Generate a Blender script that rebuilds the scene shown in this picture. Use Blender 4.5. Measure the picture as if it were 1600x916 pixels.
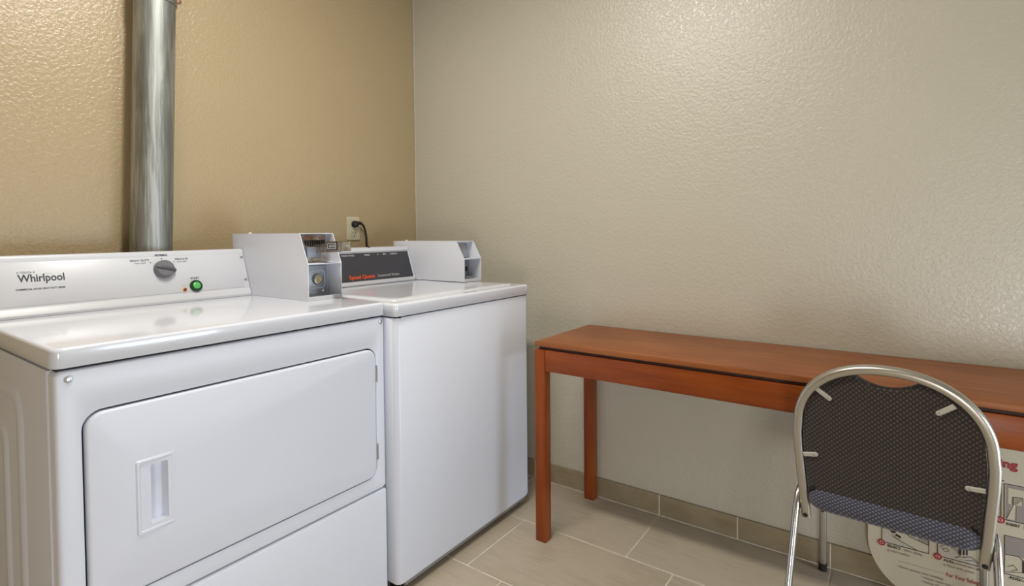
import bpy, bmesh, math, random
from mathutils import Vector, Matrix
random.seed(7)
SC = bpy.context.scene
for o in list(bpy.data.objects):
    bpy.data.objects.remove(o)
COL = SC.collection

# ------------------------------------------------------------------ camera, world, lamps, exposure
YAW, PITCH, ROLL, CAM_H = math.radians(54.422), math.radians(1.434), math.radians(-0.514), 1.1094
Fw = Vector((math.sin(YAW), math.cos(YAW), 0)); Rt = Vector((math.cos(YAW), -math.sin(YAW), 0)); Up = Vector((0, 0, 1))
F2 = Fw * math.cos(PITCH) - Up * math.sin(PITCH); U2 = Up * math.cos(PITCH) + Fw * math.sin(PITCH)
R3 = Rt * math.cos(ROLL) + U2 * math.sin(ROLL); U3 = U2 * math.cos(ROLL) - Rt * math.sin(ROLL)
cam = bpy.data.cameras.new('camera'); cam_o = bpy.data.objects.new('camera', cam); COL.objects.link(cam_o)
cam.sensor_width = 36.0; cam.lens = 18.906; cam.shift_y = -0.0463; cam.clip_start = 0.02
cam_o.matrix_world = Matrix(((R3.x, U3.x, -F2.x, 0), (R3.y, U3.y, -F2.y, 0), (R3.z, U3.z, -F2.z, CAM_H), (0, 0, 0, 1)))
SC.camera = cam_o

world = bpy.data.worlds.new('world'); SC.world = world; world.use_nodes = True
world.node_tree.nodes['Background'].inputs[0].default_value = (0.8, 0.85, 0.9, 1)
world.node_tree.nodes['Background'].inputs[1].default_value = 0.2


def area_lamp(name, loc, target, sx, sy, power, col):
    l = bpy.data.lights.new(name, 'AREA'); l.shape = 'RECTANGLE'; l.size = sx; l.size_y = sy; l.energy = power; l.color = col
    o = bpy.data.objects.new(name, l); COL.objects.link(o); o.location = loc
    d = Vector(target) - Vector(loc)
    o.rotation_euler = d.to_track_quat('-Z', 'Y').to_euler()
    return o


# strip fixture on the ceiling over the machines; two low fill lamps added out of view
area_lamp('ceiling_lamp', (0.68, 0.95, 2.47), (0.68, 0.95, 0), 0.13, 0.8, 23, (1.0, 0.96, 0.90))
area_lamp('low_front_fill', (1.45, -1.70, 0.42), (1.25, 1.2, 0.15), 0.9, 0.78, 22, (0.70, 0.84, 1.0))  # added fill for the machine fronts, the front wall has no opening
area_lamp('low_side_fill', (-1.10, -0.60, 0.36), (1.9, 0.7, 0.25), 0.9, 0.66, 19, (0.97, 0.96, 0.97))  # added fill for the wall under the table, no opening on this side
SC.view_settings.view_transform = 'Standard'; SC.view_settings.look = 'None'
SC.view_settings.gamma = 1.0; SC.view_settings.use_curve_mapping = False
SC.view_settings.exposure = 0.30

# ------------------------------------------------------------------ materials


def new_mat(name, base=(0.8, 0.8, 0.8), rough=0.5, metal=0.0, spec=0.5, coat=0.0):
    m = bpy.data.materials.new(name); m.use_nodes = True
    b = m.node_tree.nodes['Principled BSDF']
    b.inputs['Base Color'].default_value = (*base, 1); b.inputs['Roughness'].default_value = rough
    b.inputs['Metallic'].default_value = metal; b.inputs['Specular IOR Level'].default_value = spec
    b.inputs['Coat Weight'].default_value = coat; b.inputs['Coat Roughness'].default_value = 0.08
    return m


def nodes(m):
    nt = m.node_tree
    return nt, nt.nodes['Principled BSDF'], (lambda t: nt.nodes.new(t)), nt.links.new


def coords(m, scale=(1, 1, 1), kind='Object', rot=(0, 0, 0)):
    nt, b, N, L = nodes(m)
    tc = N('ShaderNodeTexCoord'); mp = N('ShaderNodeMapping')
    mp.inputs['Scale'].default_value = scale; mp.inputs['Rotation'].default_value = rot
    L(tc.outputs[kind], mp.inputs['Vector'])
    return mp.outputs['Vector']


def noise(m, vec, scale, detail=3, rough=0.5, dist=0.0):
    nt, b, N, L = nodes(m)
    n = N('ShaderNodeTexNoise'); n.inputs['Scale'].default_value = scale; n.inputs['Detail'].default_value = detail
    n.inputs['Roughness'].default_value = rough; n.inputs['Distortion'].default_value = dist
    L(vec, n.inputs['Vector'])
    return n.outputs['Fac']


def ramp(m, fac, stops):
    nt, b, N, L = nodes(m)
    r = N('ShaderNodeValToRGB'); e = r.color_ramp.elements
    while len(e) < len(stops):
        e.new(0.5)
    for i, (p, c) in enumerate(stops):
        e[i].position = p; e[i].color = (*c, 1) if len(c) == 3 else c
    L(fac, r.inputs['Fac'])
    return r.outputs['Color']


def bump(m, h, strength, distance):
    nt, b, N, L = nodes(m)
    bp = N('ShaderNodeBump'); bp.inputs['Strength'].default_value = strength; bp.inputs['Distance'].default_value = distance
    L(h, bp.inputs['Height']); L(bp.outputs['Normal'], b.inputs['Normal'])
    return bp


def wall_mat(name, c1, c2, rough=0.31):
    m = new_mat(name, c1, rough, spec=0.75)
    nt, b, N, L = nodes(m)
    v = coords(m)
    L(ramp(m, noise(m, v, 1.3, 2), [(0.3, c1), (0.7, c2)]), b.inputs['Base Color'])
    h1 = ramp(m, noise(m, v, 95, 4, 0.55, 0.35), [(0.40, (0, 0, 0)), (0.62, (1, 1, 1))])
    big = noise(m, v, 9, 2)
    mx = N('ShaderNodeMath'); mx.operation = 'MULTIPLY_ADD'; mx.inputs[1].default_value = 1.2
    L(big, mx.inputs[0]); L(h1, mx.inputs[2])
    bump(m, mx.outputs[0], 0.5, 0.0012)
    return m


M = {}
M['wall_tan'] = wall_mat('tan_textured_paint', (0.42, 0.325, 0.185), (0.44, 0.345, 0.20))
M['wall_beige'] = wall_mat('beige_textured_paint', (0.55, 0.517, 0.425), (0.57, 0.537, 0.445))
M['wall_plain'] = new_mat('plain_wall_paint', (0.60, 0.56, 0.47), 0.6)
M['ceiling'] = new_mat('ceiling_paint', (0.75, 0.72, 0.66), 0.8)


def tile_mat(name, a, b_, rough):
    m = new_mat(name, a, rough, spec=0.4)
    nt, b, N, L = nodes(m)
    v = coords(m, (34, 3.0, 10))
    n1 = noise(m, v, 2.2, 5, 0.6, 0.3)
    v2 = coords(m, (1, 1, 1)); n2 = noise(m, v2, 3.5, 3)
    oi = N('ShaderNodeObjectInfo')
    ad = N('ShaderNodeMath'); ad.operation = 'ADD'; L(n1, ad.inputs[0]); L(n2, ad.inputs[1])
    a2 = N('ShaderNodeMath'); a2.operation = 'MULTIPLY_ADD'; a2.inputs[1].default_value = 0.16; L(oi.outputs['Random'], a2.inputs[0]); L(ad.outputs[0], a2.inputs[2])
    hf = N('ShaderNodeMath'); hf.operation = 'MULTIPLY'; hf.inputs[1].default_value = 0.5; L(a2.outputs[0], hf.inputs[0])
    L(ramp(m, hf.outputs[0], [(0.40, a), (0.52, b_), (0.66, a)]), b.inputs['Base Color'])
    bump(m, n1, 0.08, 0.001)
    return m


M['tile'] = tile_mat('taupe_floor_tile', (0.44, 0.37, 0.275), (0.51, 0.435, 0.33), 0.38)
M['base_tile'] = tile_mat('taupe_base_tile', (0.28, 0.225, 0.14), (0.34, 0.275, 0.18), 0.4)
M['grout'] = new_mat('pale_grout', (0.70, 0.64, 0.52), 0.9)
v = coords(M['grout']); nt, b, N, L = nodes(M['grout'])
L(ramp(M['grout'], noise(M['grout'], v, 14, 3), [(0.3, (0.66, 0.60, 0.47)), (0.65, (0.86, 0.80, 0.68))]), b.inputs['Base Color'])


def enamel(name, base, rough, peel=0.03):
    m = new_mat(name, base, rough, spec=0.5, coat=0.0 if rough > 0.3 else 0.25)
    bump(m, noise(m, coords(m), 260, 2), peel, 0.0006)
    return m


M['enamel'] = enamel('white_appliance_enamel', (0.745, 0.775, 0.86), 0.42)
M['enamel_top'] = enamel('glossy_white_enamel_top', (0.73, 0.755, 0.82), 0.13, 0.012)
M['console_white'] = enamel('white_console_paint', (0.60, 0.615, 0.65), 0.35)
M['box_white'] = enamel('white_coin_box_paint', (0.715, 0.74, 0.80), 0.42)
M['door_white'] = enamel('white_door_enamel', (0.73, 0.76, 0.85), 0.42)
M['dark_gap'] = new_mat('dark_gap', (0.02, 0.02, 0.02), 0.8)
M['black'] = new_mat('black_plastic', (0.012, 0.010, 0.010), 0.45)
M['steel'] = new_mat('bright_steel', (0.62, 0.62, 0.62), 0.28, 1.0)
M['dull_steel'] = new_mat('dull_grey_steel', (0.40, 0.42, 0.46), 0.42, 0.9)
M['knob_steel'] = new_mat('scuffed_grey_steel', (0.26, 0.28, 0.32), 0.5, 0.6)
M['bronze_steel'] = new_mat('worn_bronze_steel', (0.42, 0.36, 0.30), 0.38, 0.9)
nt, b, N, L = nodes(M['bronze_steel'])
L(ramp(M['bronze_steel'], noise(M['bronze_steel'], coords(M['bronze_steel']), 60, 3), [(0.35, (0.30, 0.22, 0.13)), (0.65, (0.50, 0.47, 0.44))]), b.inputs['Base Color'])
M['slot_black'] = new_mat('slot_black', (0.01, 0.01, 0.01), 0.6)
M['brass'] = new_mat('brass_lock_core', (0.45, 0.36, 0.20), 0.35, 1.0)
M['red_dot'] = new_mat('red_mark', (0.5, 0.09, 0.06), 0.5)
M['knob_grey'] = new_mat('grey_knob_plastic', (0.16, 0.16, 0.175), 0.4)
M['knob_dark'] = new_mat('dark_grey_ridge', (0.09, 0.09, 0.10), 0.4)
M['green_ring'] = new_mat('dark_green_ring', (0.006, 0.045, 0.012), 0.3)
M['green'] = new_mat('green_button', (0.10, 0.50, 0.13), 0.3, coat=0.5)
M['amber'] = new_mat('amber_indicator_lens', (0.20, 0.06, 0.02), 0.3)
M['amber_ring'] = new_mat('amber_indicator_surround', (0.75, 0.52, 0.34), 0.4)
M['ink'] = new_mat('dark_grey_print', (0.05, 0.05, 0.06), 0.6)
M['ink_grey'] = new_mat('mid_grey_print', (0.22, 0.22, 0.23), 0.6)
M['ink_pale'] = new_mat('pale_grey_print', (0.60, 0.60, 0.58), 0.5)
M['panel_dark'] = new_mat('charcoal_console_panel', (0.045, 0.045, 0.055), 0.35)
M['orange_red'] = new_mat('orange_red_print', (0.85, 0.085, 0.015), 0.5)
M['panel_text'] = new_mat('light_grey_print', (0.52, 0.53, 0.55), 0.5)
M['ivory'] = new_mat('ivory_plastic', (0.56, 0.51, 0.36), 0.4)
M['ivory_face'] = new_mat('ivory_receptacle', (0.50, 0.45, 0.31), 0.4)
M['copper'] = new_mat('copper_fitting', (0.60, 0.33, 0.22), 0.35, 1.0)
M['caulk'] = new_mat('caulk', (0.42, 0.36, 0.26), 0.7)

# galvanised pipe
m = M['galv'] = new_mat('galvanised_steel', (0.5, 0.5, 0.5), 0.36, 1.0)
nt, b, N, L = nodes(m)
v = coords(m, (1, 1, 0.05)); n1 = noise(m, v, 70, 5, 0.6, 1.6)
v2 = coords(m, (1, 1, 0.12)); n2 = noise(m, v2, 22, 3, 0.5, 0.4)
ad = N('ShaderNodeMath'); ad.operation = 'ADD'; L(n1, ad.inputs[0]); L(n2, ad.inputs[1])
hf = N('ShaderNodeMath'); hf.operation = 'MULTIPLY'; hf.inputs[1].default_value = 0.5; L(ad.outputs[0], hf.inputs[0])
L(ramp(m, hf.outputs[0], [(0.38, (0.25, 0.26, 0.25)), (0.50, (0.34, 0.355, 0.335)), (0.60, (0.50, 0.51, 0.50))]), b.inputs['Base Color'])
L(ramp(m, n1, [(0.3, (0.48, 0.48, 0.48)), (0.7, (0.60, 0.60, 0.60))]), b.inputs['Roughness'])
bump(m, n1, 0.06, 0.002)


def wood(name, c, along, rough=0.33):
    m = new_mat(name, c[1], rough, spec=0.32)
    nt, b, N, L = nodes(m)
    sc = {'x': (2.2, 34, 34), 'y': (34, 2.2, 34), 'z': (34, 34, 2.2)}[along]
    n1 = noise(m, coords(m, sc), 1.5, 6, 0.62, 0.6)
    n2 = noise(m, coords(m), 4, 2)
    ad = N('ShaderNodeMath'); ad.operation = 'MULTIPLY_ADD'; ad.inputs[1].default_value = 0.55; L(n2, ad.inputs[0]); L(n1, ad.inputs[2])
    L(ramp(m, ad.outputs[0], [(0.52, c[0]), (0.76, c[1]), (1.0, c[2])]), b.inputs['Base Color'])
    bump(m, n1, 0.05, 0.0008)
    return m


CHERRY = ((0.17, 0.034, 0.004), (0.235, 0.049, 0.006), (0.30, 0.070, 0.010))
M['cherry_y'] = wood('cherry_veneer_top', ((0.21, 0.062, 0.015), (0.285, 0.092, 0.025), (0.36, 0.128, 0.040)), 'y', 0.40)
M['cherry_apron'] = wood('cherry_apron', CHERRY, 'y')
M['cherry_x'] = wood('cherry_end_apron', CHERRY, 'x')
M['cherry_z'] = wood('cherry_leg', CHERRY, 'z')
M['cherry_dark'] = new_mat('shadow_dark_reveal', (0.05, 0.014, 0.006), 0.6)  # cherry darkened to stand for the shadow in the gap under the tabletop

# chair tube and fabrics
m = M['chair_tube'] = new_mat('brushed_champagne_tube', (0.52, 0.50, 0.45), 0.36, 1.0)
bump(m, noise(m, coords(m, (1, 1, 0.2)), 320, 2), 0.02, 0.0004)
M['chrome'] = new_mat('polished_chrome_tube', (0.56, 0.56, 0.55), 0.22, 1.0)
M['clip'] = new_mat('pale_metal_clip', (0.50, 0.49, 0.42), 0.45, 0.3)


def fabric(name, base, dot, pitch, axes, weight=0.7):
    """two crossed sine waves make rows of raised woven dots, set on the diagonal"""
    m = new_mat(name, base, 0.85, spec=0.25)
    nt, b, N, L = nodes(m)
    tc = N('ShaderNodeTexCoord'); sp = N('ShaderNodeSeparateXYZ'); L(tc.outputs['UV'], sp.inputs[0])
    k = 2 * math.pi / pitch

    def lin(a, c):
        m1 = N('ShaderNodeMath'); m1.operation = 'MULTIPLY'; m1.inputs[1].default_value = a; L(sp.outputs['X'], m1.inputs[0])
        m2 = N('ShaderNodeMath'); m2.operation = 'MULTIPLY_ADD'; m2.inputs[1].default_value = c; L(sp.outputs['Y'], m2.inputs[0]); L(m1.outputs[0], m2.inputs[2])
        s = N('ShaderNodeMath'); s.operation = 'SINE'; L(m2.outputs[0], s.inputs[0])
        h = N('ShaderNodeMath'); h.operation = 'MULTIPLY_ADD'; h.inputs[1].default_value = 0.5; h.inputs[2].default_value = 0.5; L(s.outputs[0], h.inputs[0])
        return h.outputs[0]
    p = N('ShaderNodeMath'); p.operation = 'MULTIPLY'
    L(lin(k * 0.71, k * 0.71), p.inputs[0]); L(lin(k * 0.71, -k * 0.71), p.inputs[1])
    n = noise(m, coords(m), 160, 2)
    q = N('ShaderNodeMath'); q.operation = 'MULTIPLY_ADD'; q.inputs[1].default_value = 0.25; L(n, q.inputs[0]); L(p.outputs[0], q.inputs[2])
    L(ramp(m, q.outputs[0], [(0.30, base), (0.80, dot)]), b.inputs['Base Color'])
    b.inputs['Sheen Weight'].default_value = 0.25; b.inputs['Sheen Roughness'].default_value = 0.5
    bump(m, q.outputs[0], 0.6, 0.0015)
    return m


M['back_fabric'] = fabric('dark_brown_woven_fabric', (0.028, 0.022, 0.020), (0.088, 0.070, 0.058), 0.0084, 'yz')
M['seat_fabric'] = fabric('slate_blue_woven_fabric', (0.050, 0.050, 0.066), (0.175, 0.175, 0.235), 0.0084, 'xy')
M['sign_board'] = new_mat('cream_sign_board', (0.58, 0.51, 0.375), 0.45)
M['sign_red'] = new_mat('dark_red_print', (0.33, 0.015, 0.02), 0.5)
M['sign_pink'] = new_mat('pink_badge_centre', (0.62, 0.30, 0.26), 0.5)
M['sign_black'] = new_mat('black_print', (0.02, 0.018, 0.015), 0.5)
M['sign_grey'] = new_mat('grey_print', (0.30, 0.265, 0.225), 0.5)
M['sign_light'] = new_mat('light_print', (0.52, 0.47, 0.38), 0.5)
M['sign_yellow'] = new_mat('pale_yellow_print', (0.52, 0.45, 0.30), 0.5)

# ------------------------------------------------------------------ builders (all geometry given in room coordinates, metres)
ORG = {}


def root(name, label, cat, loc, group=None):
    o = bpy.data.objects.new(name, None); COL.objects.link(o); o.location = loc; o.empty_display_size = 0.1
    o['label'] = label; o['category'] = cat
    if group:
        o['group'] = group
    ORG[o.name] = Vector(loc)
    return o


def obj(name, bm, mat, parent=None, smooth=35, label=None, kind=None, normals=True):
    if normals:
        bmesh.ops.recalc_face_normals(bm, faces=bm.faces[:])
    me = bpy.data.meshes.new(name)
    org = ORG.get(parent.name, Vector((0, 0, 0))) if parent else Vector((0, 0, 0))
    if org.length:
        bmesh.ops.translate(bm, verts=bm.verts[:], vec=-org)
    bm.to_mesh(me); bm.free()
    if smooth:
        for p in me.polygons:
            p.use_smooth = True
        me.set_sharp_from_angle(angle=math.radians(smooth))
    me.materials.append(mat if not isinstance(mat, str) else M[mat])
    o = bpy.data.objects.new(name, me); COL.objects.link(o)
    if parent:
        o.parent = parent
        ORG[o.name] = org
    else:
        ORG[o.name] = Vector((0, 0, 0))
    if label:
        o['label'] = label
    if kind:
        o['kind'] = kind
    return o


def nb():
    return bmesh.new()


def bx(bm, x0, x1, y0, y1, z0, z1, bev=0.0, seg=2):
    r = bmesh.ops.create_cube(bm, size=1.0)
    for v in r['verts']:
        v.co = Vector(((x0 + x1) / 2 + v.co.x * (x1 - x0), (y0 + y1) / 2 + v.co.y * (y1 - y0), (z0 + z1) / 2 + v.co.z * (z1 - z0)))
    if bev:
        es = list({e for v in r['verts'] for e in v.link_edges})
        bmesh.ops.bevel(bm, geom=es, offset=bev, segments=seg, affect='EDGES', profile=0.5)
    return bm


def box(*a, **k):
    return bx(nb(), *a, **k)


def obox(bm, c, ex, ey, ez, sx, sy, sz, bev=0.0):
    """box with its own axes"""
    r = bmesh.ops.create_cube(bm, size=1.0)
    ex, ey, ez = Vector(ex).normalized(), Vector(ey).normalized(), Vector(ez).normalized()
    for v in r['verts']:
        v.co = Vector(c) + ex * (v.co.x * sx) + ey * (v.co.y * sy) + ez * (v.co.z * sz)
    if bev:
        es = list({e for v in r['verts'] for e in v.link_edges})
        bmesh.ops.bevel(bm, geom=es, offset=bev, segments=2, affect='EDGES', profile=0.5)
    return bm


def rr(x0, x1, y0, y1, r, n=6):
    """rounded rectangle loop; r one radius or four (from lower left, anticlockwise)"""
    rs = [r] * 4 if not isinstance(r, (list, tuple)) else r
    cs = [(x0 + rs[0], y0 + rs[0], 180), (x1 - rs[1], y0 + rs[1], 270), (x1 - rs[2], y1 - rs[2], 0), (x0 + rs[3], y1 - rs[3], 90)]
    out = []
    for (cx, cy, a), q in zip(cs, rs):
        for i in range(n + 1):
            t = math.radians(a + 90 * i / n)
            out.append((cx + q * math.cos(t), cy + q * math.sin(t)))
    return out


def loft(bm, loops, cap0=True, cap1=True):
    """loops: lists of 3D points, all of one length"""
    vs = [[bm.verts.new(p) for p in lp] for lp in loops]
    n = len(vs[0])
    for a, b_ in zip(vs, vs[1:]):
        for i in range(n):
            bm.faces.new((a[i], a[(i + 1) % n], b_[(i + 1) % n], b_[i]))
    if cap0:
        bm.faces.new(vs[0])
    if cap1:
        bm.faces.new(vs[-1])
    return vs


def prism(bm, loop, fn, d0, d1):
    loft(bm, [[fn(p, d0) for p in loop], [fn(p, d1) for p in loop]])
    return bm


def edge_slab(bm, fn, maker, d0, d1, bev, seg=3):
    """slab from depth d0 to d1 whose d1 edge is rounded: maker(inset) gives the loop"""
    loops = [[fn(p, d0) for p in maker(0)]]
    for i in range(seg + 1):
        t = math.pi / 2 * i / seg
        loops.append([fn(p, d1 - math.copysign(bev, d1 - d0) * (1 - math.sin(t))) for p in maker(bev * (1 - math.cos(t)))])
    loft(bm, loops)
    return bm


def ring_slab(bm, fn, outer, inner, d0, d1):
    """frame between two equal-length loops"""
    n = len(outer)
    A = [bm.verts.new(fn(p, d0)) for p in outer]; B = [bm.verts.new(fn(p, d1)) for p in outer]
    C = [bm.verts.new(fn(p, d0)) for p in inner]; D = [bm.verts.new(fn(p, d1)) for p in inner]
    for i in range(n):
        j = (i + 1) % n
        bm.faces.new((A[i], A[j], B[j], B[i])); bm.faces.new((C[j], C[i], D[i], D[j]))
        bm.faces.new((B[i], B[j], D[j], D[i])); bm.faces.new((A[j], A[i], C[i], C[j]))
    return bm


def spow(v, e):
    return math.copysign(abs(v) ** e, v)


def tube(bm, pts, ra, rb=None, n=10, side=None, caps=True, sq=1.0, taper=None):
    """oval tube along points; ra across `side`, rb along the other direction"""
    rb = rb or ra
    pts = [Vector(p) for p in pts]
    loops = []
    prev = None
    for i, p in enumerate(pts):
        t = (pts[min(i + 1, len(pts) - 1)] - pts[max(i - 1, 0)]).normalized()
        if side is not None:
            u = Vector(side) - t * Vector(side).dot(t)
        elif prev is None:
            u = t.orthogonal()
        else:
            u = prev - t * prev.dot(t)
        u.normalize(); prev = u; w = t.cross(u)
        k = taper[i] if taper else 1.0
        loops.append([p + u * (ra * k * spow(math.cos(2 * math.pi * j / n), sq)) + w * (rb * k * spow(math.sin(2 * math.pi * j / n), sq)) for j in range(n)])
    loft(bm, loops, caps, caps)
    return bm


def lathe(bm, c, axis, prof, n=24):
    """prof: (radius, height along axis)"""
    ax = Vector(axis).normalized(); u = ax.orthogonal().normalized(); w = ax.cross(u)
    loft(bm, [[Vector(c) + ax * h + u * (r * math.cos(2 * math.pi * j / n)) + w * (r * math.sin(2 * math.pi * j / n)) for j in range(n)] for r, h in prof])
    return bm


def screw(name, c, axis, r, mat, parent):
    bm = nb()
    lathe(bm, c, axis, [(r, -0.002), (r, 0.0012), (r * 0.85, 0.0028), (r * 0.45, 0.0034), (r * 0.40, 0.0018)], 14)
    return obj(name, bm, mat, parent)


def text(parent, s, at, ex, ey, size, mat, align='LEFT', bold=0.0, name='lettering', xs=1.0, space=1.0):
    ex = Vector(ex).normalized(); ey = Vector(ey).normalized(); ez = ex.cross(ey)
    c = bpy.data.curves.new(name, 'FONT'); c.body = s; c.size = size; c.align_x = align; c.offset = bold * size; c.extrude = 0.0002
    c.space_character = space; c.resolution_u = 3
    c.materials.append(M[mat])
    t = bpy.data.objects.new('tmp', c); COL.objects.link(t)
    me = bpy.data.meshes.new_from_object(t.evaluated_get(bpy.context.evaluated_depsgraph_get())); me.name = name
    bpy.data.objects.remove(t); bpy.data.curves.remove(c)
    o = bpy.data.objects.new(name, me); COL.objects.link(o)
    org = ORG.get(parent.name, Vector((0, 0, 0)))
    p = Vector(at) + ez * 0.0003 - org
    o.parent = parent
    ex = ex * xs
    o.matrix_basis = Matrix(((ex.x, ey.x, ez.x, p.x), (ex.y, ey.y, ez.y, p.y), (ex.z, ey.z, ez.z, p.z), (0, 0, 0, 1)))
    return o


def uv_planar(o, ex, ey):
    ex, ey = Vector(ex), Vector(ey)
    me = o.data; uv = me.uv_layers.new(name='UVMap')
    for lp in me.loops:
        co = me.vertices[lp.vertex_index].co
        uv.data[lp.index].uv = (co.dot(ex), co.dot(ey))


# ------------------------------------------------------------------ the room
XR, YB, XL, YF, HC = 2.0175, 2.065, -1.15, -1.75, 2.5


def struct(name, bm, mat):
    return obj(name, bm, mat, None, 0, kind='structure')


floor = struct('floor', box(XL - .1, XR + .1, YF - .1, YB + .1, -0.06, -0.0025), 'grout')
wall_back = struct('wall_back', box(XL - .1, XR + .1, YB, YB + .1, -0.06, HC), 'wall_tan')
wall_right = struct('wall_right', box(XR, XR + .1, YF - .1, YB, -0.06, HC), 'wall_beige')
wall_left = struct('wall_left', box(XL - .1, XL, YF - .1, YB, -0.06, HC), 'wall_tan')
wall_front = struct('wall_front', box(XL, XR, YF - .1, YF, -0.06, HC), 'wall_plain')
ceiling = struct('ceiling', box(XL - .1, XR + .1, YF - .1, YB + .1, HC, HC + .08), 'ceiling')

# floor tiles: rows run along y, each tile its own part; the pieces stand 2.5 mm proud of the grout
G = 0.0031
col_edges = [2.0075, 1.688, 1.346, 1.004, 0.662, 0.320, -0.022, -0.364, -0.706, -1.048, XL]
starts = [0.744, 1.160, 1.016, 0.87, 1.16, 1.016, 0.87, 1.16, 1.016, 0.87]
TL = 0.58
for k in range(len(col_edges) - 1):
    x1, x0 = col_edges[k], col_edges[k + 1]
    j = starts[k] - TL * 6
    while j < YB:
        y0, y1 = max(j, YF), min(j + TL, YB)
        j += TL
        if y1 - y0 < 0.03:
            continue
        bm = box(x0 + G, x1 - G, y0 + G, y1 - G, -0.02, 0.0, bev=0.0012, seg=1)
        obj('floor_tile', bm, 'tile', floor)

base_r = struct('baseboard_right', box(XR - 0.0072, XR + .002, YF, YB, 0.0, 0.080), 'grout')
js = [0.744 + 0.288 * i for i in range(-9, 6)]
for a, b_ in zip(js, js[1:]):
    a, b_ = max(a, YF), min(b_, YB)
    if b_ - a > 0.03:
        obj('base_tile', box(XR - 0.0085, XR - 0.0005, a + 0.0023, b_ - 0.0023, 0.003, 0.0815, bev=0.001, seg=1), 'base_tile', base_r)
base_b = struct('baseboard_back', box(XL, XR - 0.009, YB - 0.0072, YB + .002, 0.0, 0.080), 'grout')
x = XR - 0.009
while x > XL + 0.05:
    a = max(x - 0.288, XL)
    obj('base_tile', box(a + 0.0018, x - 0.0018, YB - 0.0085, YB - 0.0005, 0.003, 0.0815, bev=0.001, seg=1), 'base_tile', base_b)
    x = a

# thick uneven paint and filler down the inside corner
bm = nb()
pts = []
tp = []
for i in range(70):
    z = 0.95 + i * (HC - 0.96) / 69
    pts.append((XR - 0.001, YB - 0.002, z)); tp.append(0.55 + 0.75 * random.random() ** 2)
tube(bm, pts, 0.003, n=7, side=(1, 0, 0), taper=tp)
obj('corner_filler', bm, 'wall_beige', wall_right)

# ------------------------------------------------------------------ dryer (front-loading, coin operated)
XZ = lambda y: (lambda p, d: (p[0], y + d, p[1]))            # loops drawn on an x-z front, depth along y
DX0, DX1, DYF, DYB = 0.304, 1.088, 1.2515, 1.905
DZB, DZT = 0.8645, 0.9027
dryer = root('tumble_dryer', 'white front-loading coin dryer with a grey dial and green start button', 'dryer', (0.696, 1.59, 0))
# cabinet: rounded front corners, front face carried by separate panels
bm = nb()
prism(bm, rr(DX0, DX1, DYF + 0.034, DYB, [0.002, 0.002, 0.002, 0.002]), lambda p, d: (p[0], p[1], d), 0.018, 0.8585)
cab = obj('cabinet', bm, 'enamel', dryer)


def emboss(y0, y1, z0, z1, w, r):
    bm = nb()
    f = lambda p, d: (DX0 - d, p[0], p[1])
    outer = rr(y0, y1, z0, z1, r); mid1 = rr(y0 + 0.008, y1 - 0.008, z0 + 0.008, z1 - 0.008, max(r - .008, .005))
    mid2 = rr(y0 + w - 0.008, y1 - w + 0.008, z0 + w - 0.008, z1 - w + 0.008, max(r - w + .008, .005)); inn = rr(y0 + w, y1 - w, z0 + w, z1 - w, max(r - w, .004))
    loft(bm, [[f(p, -0.001) for p in outer], [f(p, 0.0045) for p in mid1], [f(p, 0.0045) for p in mid2], [f(p, -0.001) for p in inn]], False, False)
    return bm


obj('pressed_rib', emboss(1.448, 1.90, 0.08, 0.803, 0.045, 0.075), 'enamel', cab)
obj('pressed_rib', emboss(1.57, 1.84, 0.14, 0.702, 0.04, 0.05), 'enamel', cab)
obj('corner_seam', bx(nb(), DX0 - 0.0012, DX0 + .001, DYF + 0.036, DYF + 0.039, 0.02, 0.856), 'enamel', cab)

# dark backing behind the front panels (shows as the gaps)
obj('front_backing', box(DX0 + 0.012, DX1 - 0.012, DYF + 0.028, DYF + 0.036, 0.02, 0.857), 'dark_gap', dryer)
# upper front panel with the door opening
n6 = 8
outer = rr(DX0 + 0.0015, DX1 - 0.0015, 0.3445, 0.8588, 0.012, n6)
inner = rr(0.3455, 1.0505, 0.3865, 0.7735, 0.034, n6)
f = XZ(DYF)
bm = nb()
o2 = rr(DX0 + 0.0055, DX1 - 0.0055, 0.3485, 0.8548, 0.010, n6)
i2 = rr(0.3425, 1.0535, 0.3835, 0.7765, 0.036, n6)
rnd = []
for i in range(7):
    t = math.pi / 2 * i / 6
    q = 1 - math.cos(t)
    rnd.append([f(p, 0.011 * (1 - math.sin(t))) for p in rr(DX0 + 0.0015 + 0.011 * q, DX1 - 0.0015 - 0.011 * q, 0.3445 + 0.004 * q, 0.8588 - 0.004 * q, 0.012, n6)])
loft(bm, [[f(p, 0.036) for p in outer]] + rnd + [
          [f(p, 0.0) for p in i2], [f(p, 0.0015) for p in rr(0.3447, 1.0513, 0.3857, 0.7743, 0.035, n6)], [f(p, 0.012) for p in inner]], False, False)
obj('front_panel', bm, 'enamel', dryer)
# toe panel
mk = lambda i: rr(DX0 + 0.0015 + i, DX1 - 0.0015 - i, 0.022 + i, 0.3415 - i, max(0.012 - i, 0.003), n6)
obj('toe_panel', edge_slab(nb(), XZ(DYF), mk, 0.036, -0.001, 0.008), 'enamel', dryer)
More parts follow.
